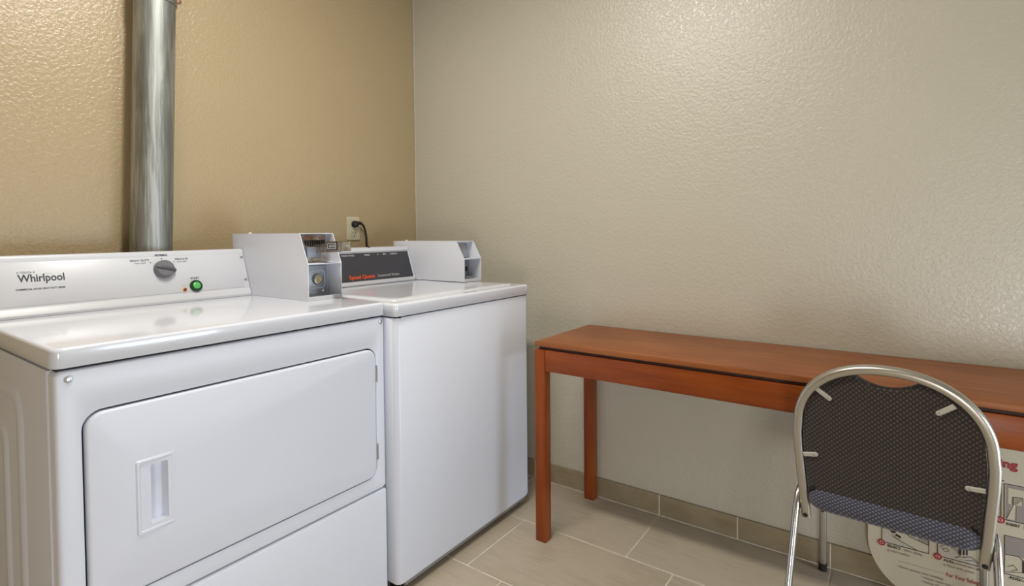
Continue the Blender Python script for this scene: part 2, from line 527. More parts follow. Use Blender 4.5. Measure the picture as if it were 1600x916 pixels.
# door with a sunk pull
dk = lambda i: rr(0.3495 + i, 1.0475 - i, 0.390 + i, 0.770 - i, max(0.031 - i, 0.004), n6)
hole = lambda e, z=0: rr(0.4555 - e, 0.488 + e, 0.515 - e, 0.637 + e, 0.003, n6)
bm = nb()
f = XZ(DYF)
DF = -0.006
loops = [[f(p, 0.012) for p in dk(0)]]
for i in range(5):
    t = math.pi / 2 * i / 4
    loops.append([f(p, DF + 0.007 * (1 - math.sin(t))) for p in dk(0.007 * (1 - math.cos(t)))])
loops.append([f(p, DF) for p in rr(0.44, 0.495, 0.505, 0.647, 0.004, n6)])
loops.append([f(p, DF) for p in hole(0)])
loops.append([f(p, 0.022) for p in rr(0.4565, 0.480, 0.518, 0.635, 0.002, n6)])
loft(bm, loops, True, True)
door = obj('door', bm, 'door_white', dryer, 30)
bm = nb()
for lo, hi in ((0, 1),):
    fo = lambda p, d: (p[0], DYF + DF - d, p[1])
    A, B = rr(0.428, 0.503, 0.499, 0.653, 0.005, n6), rr(0.4305, 0.5005, 0.5015, 0.6505, 0.004, n6)
    C_, D_ = rr(0.4345, 0.4965, 0.5055, 0.6465, 0.004, n6), rr(0.4365, 0.4945, 0.5075, 0.6445, 0.004, n6)
    tilt = lambda p, d: fo(p, d * max(0.12, 1 - (p[0] - 0.428) / 0.085))
    loft(bm, [[tilt(p, -0.0005) for p in A], [tilt(p, 0.0032) for p in B], [tilt(p, 0.0032) for p in C_], [tilt(p, 0.0006) for p in D_]], False, False)
obj('pull_surround', bm, 'door_white', door)
for z in (0.694, 0.461):
    h = obj('hinge', box(1.0475, 1.0545, DYF - 0.003, DYF + 0.010, z - 0.024, z + 0.024, bev=0.001), 'dull_steel', dryer, label='small grey steel door hinge')
    bm = nb(); tube(bm, [(1.0468, DYF - 0.005, z - 0.021), (1.0468, DYF - 0.005, z + 0.021)], 0.0026, n=10)
    obj('hinge_pin', bm, 'steel', h)
for x, z in ((0.327, 0.843), (1.071, 0.846)):
    screw('screw', (x, DYF, z), (0, -1, 0), 0.0072, 'steel', dryer)
# lid slab with rounded corners
lk = lambda i: rr(DX0 - 0.003 + i, DX1 + 0.003 - i, DYF - 0.004 + i, DYB - i, [max(.02 - i, .006), max(.02 - i, .006), .004, .004], 8)
bm = nb()
loops = [[(p[0], p[1], DZB) for p in lk(0.002)], [(p[0], p[1], DZB + 0.002) for p in lk(0)]]
for i in range(6):
    t = math.pi / 2 * i / 5
    loops.append([(p[0], p[1], DZT - 0.007 * (1 - math.sin(t))) for p in lk(0.007 * (1 - math.cos(t)))])
loft(bm, loops)
obj('top_panel', bm, 'enamel_top', dryer, 50)
obj('top_seam', box(DX0 + 0.008, DX1 - 0.008, DYF + 0.010, DYB - 0.01, 0.857, DZB + .0005), 'dark_gap', dryer)

# console
CX0, CX1 = 0.3075, 0.9715
prof = [(1.905, 0.9027), (1.790, 0.9032), (1.7895, 0.9095), (1.7975, 0.925), (1.8003, 0.9275), (1.8425, 1.047), (1.8435, 1.0525), (1.8465, 1.0578), (1.853, 1.0605), (1.905, 1.0585)]
bm = nb(); loft(bm, [[(CX0, y, z) for y, z in prof], [(CX1, y, z) for y, z in prof]])
con = obj('control_console', bm, 'console_white', dryer, 25)
EXC = Vector((1, 0, 0)); EYC = Vector((0, 0.0422, 0.1195)).normalized(); EZC = EXC.cross(EYC)
C0 = Vector((0.304, 1.8003, 0.9275)) - EYC * 0.0262      # console coordinates: x from the dryer's left side, t up the slope


def cp(x, t, d=0.0):
    return C0 + EXC * x + EYC * t + EZC * d


# raised flat end strip and face plate edge
bm = nb(); obox(bm, cp(0.328, 0.0895, 0.0004), EXC, EYC, EZC, 0.645, 0.118, 0.0012, bev=0.0004)
obj('face_plate', bm, 'console_white', con)
FD = 0.0011
for x, t in ((0.6595, 0.138), (0.6585, 0.058)):
    screw('screw', cp(x, t, FD), EZC, 0.0042, 'dull_steel', con)
# knob
bm = nb(); lathe(bm, cp(0.413, 0.1075, FD), EZC, [(0.028, 0), (0.0275, 0.006), (0.0255, 0.016), (0.023, 0.0185)], 32)
kn = obj('dial_knob', bm, 'knob_grey', dryer, label='dark grey rotary cycle dial')
gd = (EXC * 0.97 - EYC * 0.26).normalized(); gp = EZC.cross(gd)
bm = nb(); obox(bm, cp(0.413, 0.1075, FD + 0.0195), gd, gp, EZC, 0.050, 0.0085, 0.0075, bev=0.002)
obox(bm, cp(0.413, 0.1075, FD + 0.008) + gd * 0.0275, gd, gp, EZC, 0.008, 0.010, 0.012, bev=0.002)
obj('knob_grip', bm, 'knob_dark', kn)
# start button
bm = nb(); lathe(bm, cp(0.4965, 0.0475, FD), EZC, [(0.0185, 0), (0.0185, 0.004), (0.0165, 0.006), (0.0115, 0.0055)], 28)
st = obj('start_button', bm, 'green_ring', dryer, label='round green start button in a dark ring')
bm = nb(); lathe(bm, cp(0.4965, 0.0475, FD), EZC, [(0.0112, 0.004), (0.0112, 0.0075), (0.0095, 0.0088), (0.004, 0.0092)], 24)
obj('button_cap', bm, 'green', st)
bm = nb(); lathe(bm, cp(0.4622, 0.0385, FD), EZC, [(0.0085, 0), (0.0085, 0.0006), (0.006, 0.0009)], 20)
ld = obj('indicator_lamp', bm, 'amber_ring', dryer)
bm = nb(); lathe(bm, cp(0.4622, 0.0385, FD), EZC, [(0.0052, 0.0006), (0.0052, 0.0026), (0.003, 0.0036)], 16)
obj('lens', bm, 'amber', ld)


def ctext(s, x, t, size, mat, align='LEFT', bold=0.0, xs=1.0, name='lettering', space=1.0):
    return text(con, s, cp(x, t, FD), EXC, EYC, size, mat, align, bold, name, xs, space)


ctext('Whirlpool', 0.0765, 0.0945, 0.0285, 'ink', bold=0.02, name='brand_lettering', xs=0.80)
ctext('A TOUCH A', 0.0745, 0.1175, 0.0075, 'ink_grey', bold=0.01, xs=0.9)
ctext('COMMERCIAL DRYER HEAVY DUTY SERIES', 0.0695, 0.0722, 0.0066, 'ink', xs=0.80, bold=0.012)
ctext('NORMAL', 0.413, 0.1515, 0.0085, 'ink', 'CENTER', 0.012)
ctext('HEAVY DUTY', 0.353, 0.1365, 0.0085, 'ink', 'CENTER', 0.012)
ctext('HIGH HEAT', 0.354, 0.1285, 0.006, 'ink_grey', 'CENTER')
ctext('DELICATE', 0.468, 0.1365, 0.0085, 'ink', 'CENTER', 0.012)
ctext('LOW HEAT', 0.468, 0.1285, 0.006, 'ink_grey', 'CENTER')
ctext('START', 0.4975, 0.0705, 0.0088, 'ink', 'CENTER', 0.012)
ctext('ON', 0.462, 0.051, 0.006, 'ink_pale', 'CENTER')
for k, (x, t) in enumerate(((0.4125, 0.1425), (0.381, 0.131), (0.446, 0.131))):
    bm = nb(); lathe(bm, cp(x, t, FD), EZC, [(0.0017, 0), (0.0017, 0.0004)], 10); obj('dial_mark', bm, 'ink', con)
# swoosh round the brand name: two thin arcs of a tilted ring
for a0, a1 in ((20, 95), (195, 275)):
    bm = nb(); P0 = []; P1 = []
    for i in range(13):
        a = math.radians(a0 + (a1 - a0) * i / 12); w = 0.0011 * math.sin(math.pi * i / 12) + 0.0002
        for lst, q in ((P0, 1), (P1, -1)):
            ux, uy = (0.026 + q * w) * math.cos(a), (0.012 + q * w) * math.sin(a)
            lst.append(cp(0.1265 + ux * 0.93 - uy * 0.37, 0.1005 + ux * 0.37 + uy * 0.93, FD + 0.0002))
    v0 = [bm.verts.new(p) for p in P0]; v1 = [bm.verts.new(p) for p in P1]
    for i in range(12):
        bm.faces.new((v0[i], v0[i + 1], v1[i + 1], v1[i]))
    obj('swoosh', bm, 'ink_pale', con, 0)


# coin box: folded sheet shell, open at the front with a shelf
def coin_box(parent, x0, x1, z0, z2, zs, yb, label):
    yf, ysl, T = 1.4645, 1.507, 0.0024
    side = [(yb, z0), (yf, z0), (yf, zs), (ysl, z2), (yb, z2)]
    bm = nb()
    for a, b_ in ((x0, x0 + T), (x1 - T, x1)):
        loft(bm, [[(a, y, z) for y, z in side], [(b_, y, z) for y, z in side]])
    bx(bm, x0 + T, x1 - T, ysl + 0.001, yb, z2 - T, z2)                  # roof
    bx(bm, x0 + T, x1 - T, yf + 0.0005, yb, z0, z0 + T)                  # bottom
    bx(bm, x0 + T, x1 - T, yb - T, yb, z0, z2)                           # rear
    bx(bm, x0 + T, x1 - T, yf + 0.001, 1.535, zs - 0.002, zs + 0.001)    # shelf
    bx(bm, x0 + T, x1 - T, yf + 0.0005, yf + 0.003, z0 + T, z0 + 0.012)  # front lip
    bx(bm, x0 + T, x1 - T, 1.535, 1.537, z0 + T, z2 - T)                 # partition
    o = obj('coin_box', bm, 'box_white', parent, 20, label=label)
    bm = nb(); lathe(bm, ((x0 + x1) / 2 - 0.03, yb - 0.06, z2), (0, 0, 1), [(0.006, -0.001), (0.006, 0.003), (0.003, 0.005)], 12)
    obj('roof_screw', bm, 'box_white', o)
    return o


cb = coin_box(dryer, 0.973, 1.0955, 0.9030, 1.112, 1.0165, 1.912, 'white sheet metal coin box with an open front')
# coin chute plate with slots, lower plate with lock
bm = nb(); obox(bm, (1.034, 1.526, 1.062), (1, 0, 0), (0, 0.12, 1), (0, -1, 0.12), 0.100, 0.090, 0.006, bev=0.001)
obj('chute_plate', bm, 'bronze_steel', cb, label='worn steel coin chute plate with slots')
for i in range(9):
    obj('coin_slot', box(1.004 + i * 0.0085, 1.0075 + i * 0.0085, 1.5215, 1.5285, 1.071, 1.0895), 'slot_black', cb)
for i in range(3):
    bm = nb(); lathe(bm, (1.003 + i * 0.029, 1.527, 1.0975), (0, -1, 0.12), [(0.0035, 0), (0.0035, 0.0016), (0.0015, 0.002)], 10); obj('red_mark', bm, 'red_dot', cb)
bm = nb(); obox(bm, (1.020, 1.513, 1.051), (1, 0, 0), (0, 1, 0), (0, 0, 1), 0.052, 0.030, 0.034, bev=0.002)
obj('chute_block', bm, 'knob_steel', cb)
sl_d = Vector((0.0, -1, 0.03)).normalized(); sl_u = Vector((0, 0.03, 1)).normalized()
bm = nb(); obox(bm, Vector((1.045, 1.465, 1.0635)), (1, 0, 0), sl_d, sl_u, 0.036, 0.09, 0.022, bev=0.0015)
obox(bm, Vector((1.045, 1.402, 1.0705)), (1, 0, 0), sl_d, sl_u, 0.034, 0.056, 0.028, bev=0.002)
obj('coin_slide', bm, 'bronze_steel', cb, label='worn bronze coin slide pushed out of the box')
tg = lambda p, d: Vector((1.0275 - d, 1.416, 1.0715)) + sl_d * p[0] + sl_u * p[1]
bm = nb(); prism(bm, rr(-0.028, 0.022, -0.0125, 0.0125, 0.003, 3), tg, -0.001, 0.0009); obj('slide_tag', bm, 'slot_black', cb)
bm = nb(); ring_slab(bm, tg, rr(-0.025, 0.019, -0.0095, 0.0095, 0.003, 3), rr(-0.0225, 0.0165, -0.007, 0.007, 0.002, 3), 0.0008, 0.0014); obj('tag_border', bm, 'panel_text', cb)
bm = nb()
for i, q in enumerate((-0.016, -0.0105, -0.006, 0.0005, 0.006, 0.011)):
    prism(bm, rr(q, q + 0.0028, -0.0045, 0.0045, 0.0005, 2), tg, 0.0008, 0.0012)
obj('tag_marks', bm, 'panel_text', cb)
obj('lock_plate', box(0.992, 1.081, 1.522, 1.534, 0.9165, 1.0075, bev=0.002), 'dull_steel', cb)
bm = nb(); ring_slab(bm, lambda p, d: (p[0], 1.522 - d, p[1]), rr(1.006, 1.072, 0.934, 0.992, 0.012, 4), rr(1.010, 1.068, 0.938, 0.988, 0.010, 4), -0.001, 0.003); obj('plate_rib', bm, 'dull_steel', cb)
bm = nb(); lathe(bm, (1.043, 1.522, 0.963), (0, -1, 0), [(0.0185, -0.001), (0.0185, 0.004), (0.016, 0.011), (0.0125, 0.0125), (0.0115, 0.009)], 24)
obj('lock_cylinder', bm, 'steel', cb, label='round chrome lock')
bm = nb(); lathe(bm, (1.043, 1.522, 0.963), (0, -1, 0), [(0.0113, 0.0085), (0.0113, 0.0105)], 20); bx(bm, 1.0415, 1.0445, 1.510, 1.513, 0.957, 0.969)
obj('lock_core', bm, 'brass', cb)
bm = nb(); lathe(bm, (1.066, 1.522, 0.925), (0, -1, 0), [(0.006, -0.001), (0.006, 0.002), (0.003, 0.004)], 12); obj('plate_screw', bm, 'steel', cb)
for x in (0.35, 1.04):
    for y in (DYF + 0.07, DYB - 0.07):
        bm = nb(); lathe(bm, (x, y, 0.0), (0, 0, 1), [(0.02, 0), (0.02, 0.01), (0.008, 0.012), (0.008, 0.02)], 14); obj('foot', bm, 'black', dryer)

# ------------------------------------------------------------------ washer (top-loading, coin operated)
WX0, WX1, WYF, WYB = 1.0995, 1.8135, 1.2175, 1.90
WZB, WZT = 0.8575, 0.9018
washer = root('top_loading_washer', 'white top-loading coin washer with a charcoal control panel', 'washer', (1.456, 1.56, 0))
bm = nb()
wk = lambda i: rr(WX0 + i, WX1 - i, WYF + 0.002 + i, WYB - i, [.020, .020, .004, .004], 8)
f = lambda p, z: (p[0], p[1], z)
loft(bm, [[f(p, 0.030) for p in wk(0.012)], [f(p, 0.034) for p in wk(0.004)], [f(p, 0.044) for p in wk(0)], [f(p, 0.8515) for p in wk(0)], [f(p, 0.8535) for p in wk(0.0015)]])
obj('cabinet', bm, 'enamel', washer, 40)
obj('toe_lip', box(WX0 + 0.03, WX1 - 0.03, WYF + 0.006, WYF + 0.012, 0.024, 0.036), 'dull_steel', washer)
obj('top_seam', box(WX0 + 0.006, WX1 - 0.006, WYF + 0.007, WYB - 0.01, 0.852, WZB + 0.001), 'dark_gap', washer)
bm = nb()
tk = lambda i: rr(WX0 - 0.002 + i, WX1 + 0.001 - i, WYF - 0.002 + i, WYB - i, [.014, .014, .004, .004], 8)
loops = [[f(p, WZB) for p in tk(0.002)], [f(p, WZB + .002) for p in tk(0)]]
for i in range(6):
    t = math.pi / 2 * i / 5
    loops.append([f(p, WZT - 0.004 - 0.009 * (1 - math.sin(t))) for p in tk(0.009 * (1 - math.cos(t)))])
loft(bm, loops)
obj('top_panel', bm, 'enamel_top', washer, 60)
bm = nb()
lk2 = lambda i: rr(1.135 + i, 1.775 - i, 1.262 + i, 1.728 - i, 0.03, 8)
loops = [[f(p, WZT - 0.006) for p in lk2(0)], [f(p, WZT - 0.002) for p in lk2(0.001)], [f(p, WZT) for p in lk2(0.006)], [f(p, WZT - 0.001) for p in lk2(0.05)], [f(p, WZT - 0.0032) for p in lk2(0.12)]]
loft(bm, loops)
obj('lid', bm, 'enamel_top', washer, 60)
for x in (WX0 + 0.035, WX1 - 0.035):
    for y in (WYF + 0.05, WYB - 0.06):
        bm = nb(); lathe(bm, (x, y, 0.0), (0, 0, 1), [(0.021, 0), (0.021, 0.012), (0.009, 0.014), (0.009, 0.036)], 14); obj('foot', bm, 'black', washer)
bm = nb(); obox(bm, (WX0 + 0.0185, WYF + 0.003, 0.8555), (1, 0, 0), (0, 1, 0), (0, 0, 1), 0.009, 0.008, 0.006, bev=0.001); obj('bumper', bm, 'black', washer)

# washer console: sloping frame with a sunk charcoal panel
VX0, VX1 = 1.115, 1.7015
EYW = Vector((0, 0.050, 0.150)).normalized(); EZW = EXC.cross(EYW)
W0 = Vector((1.099, 1.7435, 0.902))


def wp(x, t, d=0.0):
    return W0 + EXC * x + EYW * t + EZW * d


bm = nb()
back = [(1.88, 0.900), (1.88, 1.050)]
wf = lambda p, d: wp(p[0], p[1], d)
xo0, xo1 = VX0 - 1.099, VX1 - 1.099
outer = rr(xo0, xo1, 0.0, 0.1575, 0.006, 4); inner = rr(xo0 + 0.03, 0.5945, 0.0165, 0.1365, 0.003, 4)
loft(bm, [[wf(p, -0.02) for p in outer], [wf(p, -0.003) for p in outer], [wf(p, 0.0) for p in rr(xo0 + .003, xo1 - .003, 0.003, 0.1545, 0.006, 4)], [wf(p, 0.0) for p in rr(xo0 + 0.026, 0.5985, 0.0125, 0.1405, 0.005, 4)], [wf(p, -0.005) for p in inner]], False, True)
sidep = [(1.7585, 0.9015), (1.88, 0.9015), (1.88, 1.0500), (1.8035, 1.0505)]
loft(bm, [[(VX0 + 0.001, y, z) for y, z in sidep], [(VX1 - 0.001, y, z) for y, z in sidep]])
wcon = obj('control_console', bm, 'console_white', washer, 30)
bm = nb(); prism(bm, rr(xo0 + 0.0315, 0.593, 0.018, 0.135, 0.002, 3), wf, -0.0048, -0.0038)
obj('charcoal_panel', bm, 'panel_dark', washer, label='sunk charcoal control panel with orange lettering')
screw('top_screw', (1.4835, 1.800, 1.0515), (0, -0.3, 1), 0.006, 'black', wcon)


def wtext(s, x, t, size, mat, align='LEFT', bold=0.0, xs=1.0, name='lettering'):
    return text(wcon, s, wp(x, t, -0.0037), EXC, EYW, size, mat, align, bold, name, xs)


wtext('Speed Queen', 0.252, 0.0275, 0.0225, 'orange_red', bold=0.018, xs=1.04, name='brand_lettering')
wtext('Commercial Washer', 0.394, 0.0295, 0.0145, 'panel_text', bold=0.005, xs=0.98)
wtext('WASH CYCLE', 0.238, 0.123, 0.0085, 'panel_text', bold=0.02, xs=1.15)
wtext('RINSES', 0.350, 0.123, 0.0085, 'panel_text', bold=0.02, xs=1.1)
wtext('&', 0.418, 0.123, 0.0085, 'panel_text', bold=0.02)
wtext('SPIN', 0.447, 0.123, 0.0085, 'panel_text', bold=0.02, xs=1.1)
wtext('COMPLETE', 0.487, 0.123, 0.0085, 'panel_text', bold=0.02, xs=0.98)
cw = coin_box(washer, 1.7045, 1.8165, 0.9025, 1.073, 0.9985, 1.893, 'smaller white coin box with an open front')
bm = nb(); obox(bm, (1.757, 1.527, 1.033), (1, 0, 0), (0, 0.12, 1), (0, -1, 0.12), 0.085, 0.060, 0.006, bev=0.001); obj('chute_plate', bm, 'dull_steel', cw)
obj('lock_plate', box(1.716, 1.806, 1.524, 1.534, 0.915, 0.990, bev=0.002), 'dull_steel', cw)
bm = nb(); lathe(bm, (1.7725, 1.524, 0.953), (0, -1, 0), [(0.020, -0.001), (0.020, 0.004), (0.016, 0.010), (0.0125, 0.0115), (0.0115, 0.008)], 22); obj('lock_cylinder', bm, 'steel', cw)
bm = nb(); lathe(bm, (1.7725, 1.524, 0.953), (0, -1, 0), [(0.0113, 0.0075), (0.0113, 0.0095)], 18); obj('lock_core', bm, 'slot_black', cw)
bm = nb(); obox(bm, (1.775, 1.500, 0.918), (1, 0, 0), (0, 1, 0), (0, 0, 1), 0.05, 0.012, 0.008, bev=0.001); obj('return_lip', bm, 'dull_steel', cw)

# ------------------------------------------------------------------ vent pipe
pipe = root('vent_pipe', 'galvanised steel vent pipe rising behind the dryer', 'pipe', (0.703, 1.972, 0.0))
PB, PT = Vector((0.7030, 1.972, 0.0)), Vector((0.7695, 1.972, 1.895))
bm = nb(); tube(bm, [PB.lerp(PT, i / 12) for i in range(13)], 0.0585, n=40)
obj('pipe_section', bm, 'galv', pipe)
d = (PT - PB).normalized()
bm = nb(); lathe(bm, PT, d, [(0.0605, -0.03), (0.0618, -0.028), (0.0618, 0.60), (0.060, 0.602)], 40)
obj('upper_section', bm, 'galv', pipe)
bm = nb(); lathe(bm, PT + Vector((0.062, -0.01, -0.004)), (1, -0.2, 0), [(0.009, -0.004), (0.009, 0.006), (0.005, 0.012)], 12); obj('clamp_bolt', bm, 'copper', pipe)

# ------------------------------------------------------------------ outlet and cord
out = root('wall_outlet', 'ivory duplex wall outlet above the washer', 'outlet', (1.611, YB, 1.133))
bm = nb(); mk = lambda i: rr(1.575 + i, 1.648 - i, 1.077 + i, 1.187 - i, 0.003, 3)
edge_slab(bm, lambda p, d: (p[0], YB - d, p[1]), mk, 0.0, 0.006, 0.004); obj('cover_plate', bm, 'ivory', out)
for zc in (1.155, 1.108):
    bm = nb(); prism(bm, rr(1.596, 1.629, zc - 0.0145, zc + 0.0145, 0.010, 6), lambda p, d: (p[0], YB - d, p[1]), 0.004, 0.0078)
    rc = obj('receptacle', bm, 'ivory_face', out)
    if zc < 1.13:
        for xx in (1.6055, 1.6195):
            obj('slot', box(xx - 0.0014, xx + 0.0014, YB - 0.0082, YB - 0.0074, zc + 0.001, zc + 0.010), 'slot_black', rc)
        bm = nb(); lathe(bm, (1.6125, YB - 0.0074, zc - 0.007), (0, -1, 0), [(0.0028, 0), (0.0028, 0.0008)], 10); obj('slot', bm, 'slot_black', rc)
screw('cover_screw', (1.6115, YB - 0.006, 1.1315), (0, -1, 0), 0.003, 'ivory_face', out)
cord = root('power_cord', 'black washer power cord plugged into the ivory outlet', 'cord', (1.62, YB - 0.01, 1.155))
bm = nb(); lathe(bm, (1.6125, YB - 0.0085, 1.153), (0, -1, 0), [(0.0155, 0), (0.0165, 0.006), (0.0135, 0.018), (0.006, 0.022)], 16)
tube(bm, [(1.606, YB - 0.02, 1.1555), (1.622, YB - 0.022, 1.158), (1.640, YB - 0.023, 1.1575)], 0.0095, n=10, taper=[1.0, 0.95, 0.75])
obj('plug', bm, 'black', cord)
bm = nb()
tube(bm, [(1.634, YB - 0.023, 1.158), (1.645, YB - 0.0235, 1.154), (1.655, YB - 0.024, 1.143), (1.663, YB - 0.024, 1.124), (1.668, YB - 0.024, 1.10), (1.670, YB - 0.024, 1.07), (1.670, YB - 0.024, 1.0), (1.667, YB - 0.024, 0.9), (1.66, YB - 0.026, 0.6), (1.64, YB - 0.03, 0.4)], 0.0052, n=10)
obj('cable', bm, 'black', cord)

# ------------------------------------------------------------------ console table
TZ, TX0, TX1, TY1, TY0 = 0.7195, 1.5985, 2.0085, 1.0475, -0.52
table = root('console_table', 'long narrow cherry wood table standing against the beige wall', 'table', (1.80, 0.26, 0))
obj('tabletop', box(TX0, TX1, TY0, TY1, TZ - 0.0165, TZ, bev=0.002), 'cherry_y', table)
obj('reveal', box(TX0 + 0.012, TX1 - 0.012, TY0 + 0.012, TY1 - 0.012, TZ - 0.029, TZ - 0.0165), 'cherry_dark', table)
LW = 0.0405
lx = (TX0 - 0.0005, 1.966)
ly = (1.0085, TY0 + 0.0)
for x in lx:
    for y in ly:
        bm = box(x, x + LW, y, y + LW, 0.0, TZ - 0.0275, bev=0.0015)
        obj('leg', bm, 'cherry_z', table)
AZ0, AZ1 = 0.6165, TZ - 0.0275
obj('apron', box(TX0 + 0.003, TX0 + 0.024, TY0 + LW, ly[0], AZ0, AZ1, bev=0.001), 'cherry_apron', table)
obj('apron', box(1.985, 2.004, TY0 + LW, ly[0], AZ0, AZ1, bev=0.001), 'cherry_apron', table)
for y in (ly[0] + 0.016, TY0 + 0.004):
    obj('apron', box(TX0 + LW, 1.966, y, y + 0.02, AZ0, AZ1, bev=0.001), 'cherry_x', table)

# ------------------------------------------------------------------ stacking chair, its back to the camera
chair = root('stacking_chair', 'round-backed metal chair with dark woven back pushed up to the table', 'chair', (1.65, 0.0, 0))
CS = Vector((-0.0598, -0.9982, 0)); CF = Vector((0.9982, -0.0598, 0)); CM = Vector((1.5379, 0.0041, 0.385)) + CS * (-0.0075)
tl = math.radians(11); CU = Vector((0, 0, 1)) * math.cos(tl) - CF * math.sin(tl); CN = CS.cross(CU)   # CN points from the back toward the seat or away
if CN.dot(CF) < 0:
    CN = -CN


def cb_(s, t, d=0.0):
    """point of the back plane: s across, t up the slope, d forward"""
    return CM + CS * s + CU * t + CN * d


def cl(s, fwd, z):
    """chair floor coordinates"""
    p = CM + CS * s + CF * fwd
    return Vector((p.x, p.y, z))


# back hoop
hoop = []
for t in (-0.012, 0.0, 0.06, 0.12, 0.18, 0.225):
    hoop.append((-0.1725 - 0.0125 * min(1, max(0, (t + .01) / 0.2)), t))
RX, RY, TC = 0.185, 0.168, 0.2455
for i in range(1, 60):
    a = math.pi - math.pi * i / 60
    e = 0.93
    c_, s_ = math.cos(a), math.sin(a)
    hoop.append((math.copysign(abs(c_) ** e, c_) * (RX - 0.0075 + 0.0075) * 0.985, TC + RY * abs(s_) ** e))
hoop += [(-s, t) for s, t in reversed(hoop[:6])]
bm = nb()
pts = [cb_(s, t) for s, t in hoop]
tube(bm, pts, 0.0125, 0.0108, n=20, side=CN, sq=0.72)
obj('back_frame', bm, 'chair_tube', chair, 50, label='curved champagne metal tube hoop')

# back panel: outline inside the hoop, with the dip at the top
def in_hoop(k, t_low):
    L_ = []
    for s, t in hoop:
        if t < t_low:
            continue
        L_.append((s * k, TC + (t - TC) * (k if t > TC else 1.0)))
    return L_


core = in_hoop(0.938, 0.06)
core = [(-0.1655, 0.072)] + core + [(0.1655, 0.072)]
out_l = []
for s, t in core:
    if abs(s) < 0.062:
        dip = max(0.0, 1 - (s / 0.062) ** 2) ** 0.85
        t = t - 0.033 * dip
    out_l.append((s, t))
cx, cy = 0.0, 0.2


def shrink(lp, k):
    return [(cx + (s - cx) * k, cy + (t - cy) * k) for s, t in lp]


def bulge(s, t):
    r = math.hypot(s / 0.175, (t - 0.22) / 0.19)
    return max(0.0, 1 - r * r)


bm = nb()
loops = []
for k, dd in ((0.90, -0.0065), (0.985, -0.0065), (1.0, -0.003), (1.0, 0.010), (0.98, 0.020), (0.90, 0.030), (0.6, 0.040)):
    loops.append([cb_(s, t, dd) for s, t in shrink(out_l, k)])
loft(bm, loops)
bp_ = obj('back_panel', bm, 'back_fabric', chair, 50, label='dark brown woven back panel')
uv_planar(bp_, CS, CU)

# metal clips that hold the panel
for (s0, t0, s1, t1) in ((-0.1400, 0.3495, -0.1085, 0.3245), (-0.1730, 0.1655, -0.1400, 0.1735), (0.1190, 0.3570, 0.0880, 0.3315), (0.1710, 0.1740, 0.1370, 0.1715)):
    a, b_ = Vector((s0, t0)), Vector((s1, t1)); u = (b_ - a); ln = u.length; u.normalize(); w = Vector((-u.y, u.x))
    lp = [(-0.0, -0.0055), (ln - 0.0055, -0.0055)] + [(ln - 0.0055 + 0.0055 * math.cos(x_), 0.0055 * math.sin(x_)) for x_ in [math.radians(-60 + 30 * i) for i in range(5)]] + [(ln - 0.0055, 0.0055), (0, 0.0055)]
    fn = lambda p, d, a=a, u=u, w=w: cb_((a + u * p[0] + w * p[1]).x, (a + u * p[0] + w * p[1]).y, d)
    bm = nb(); loft(bm, [[fn(p, -0.0055) for p in lp], [fn(p, -0.0085) for p in lp], [fn((p[0] * 0.95 + .001, p[1] * 0.75), -0.0098) for p in lp]])
    cp_ = obj('clip', bm, 'clip', chair, 30)
    bm = nb(); c2 = a + u * (ln - 0.009); lathe(bm, cb_(c2.x, c2.y, -0.0095), -CN, [(0.0026, -0.001), (0.0026, 0.0006), (0.001, 0.0012)], 10); obj('rivet', bm, 'dull_steel', cp_)

# seat cushion, rounded, rear edge showing under the back
def seat_loop(i, n=8):
    pts = rr(-0.186 + i, 0.186 - i, -0.028 + i, 0.40 - i, [0.035, 0.035, 0.07, 0.07], n)
    return [(s * (1.0 + 0.12 * max(0, fw) / 0.4) * (1 - 0.085 * max(0, 0.06 - fw) / 0.09), fw) for s, fw in pts]


bm = nb()
loops = []
Z0, Z1 = 0.398, 0.470
for i in range(11):
    a = -math.pi / 2 + math.pi * i / 10
    ins = 0.030 * (1 - math.cos(a)); zz = (Z0 + Z1) / 2 + (Z1 - Z0) / 2 * math.sin(a)
    loops.append([cl(s, fw, zz) for s, fw in seat_loop(ins)])
loops.append([cl(s, fw, Z1 + 0.010) for s, fw in seat_loop(0.10)])
loft(bm, loops)
se = obj('seat', bm, 'seat_fabric', chair, 60, label='slate blue woven seat cushion')
me = se.data; uv = me.uv_layers.new(name='UVMap')
for lp in me.loops:
    co = me.vertices[lp.vertex_index].co
    uv.data[lp.index].uv = (co.dot(CS), co.dot(CF) * 0.8 + co.z * 1.3)
bm = nb()
loft(bm, [[cl(s, fw, 0.390) for s, fw in seat_loop(0.075)], [cl(s, fw, 0.4) for s, fw in seat_loop(0.07)]])
obj('seat_pan', bm, 'black', chair)

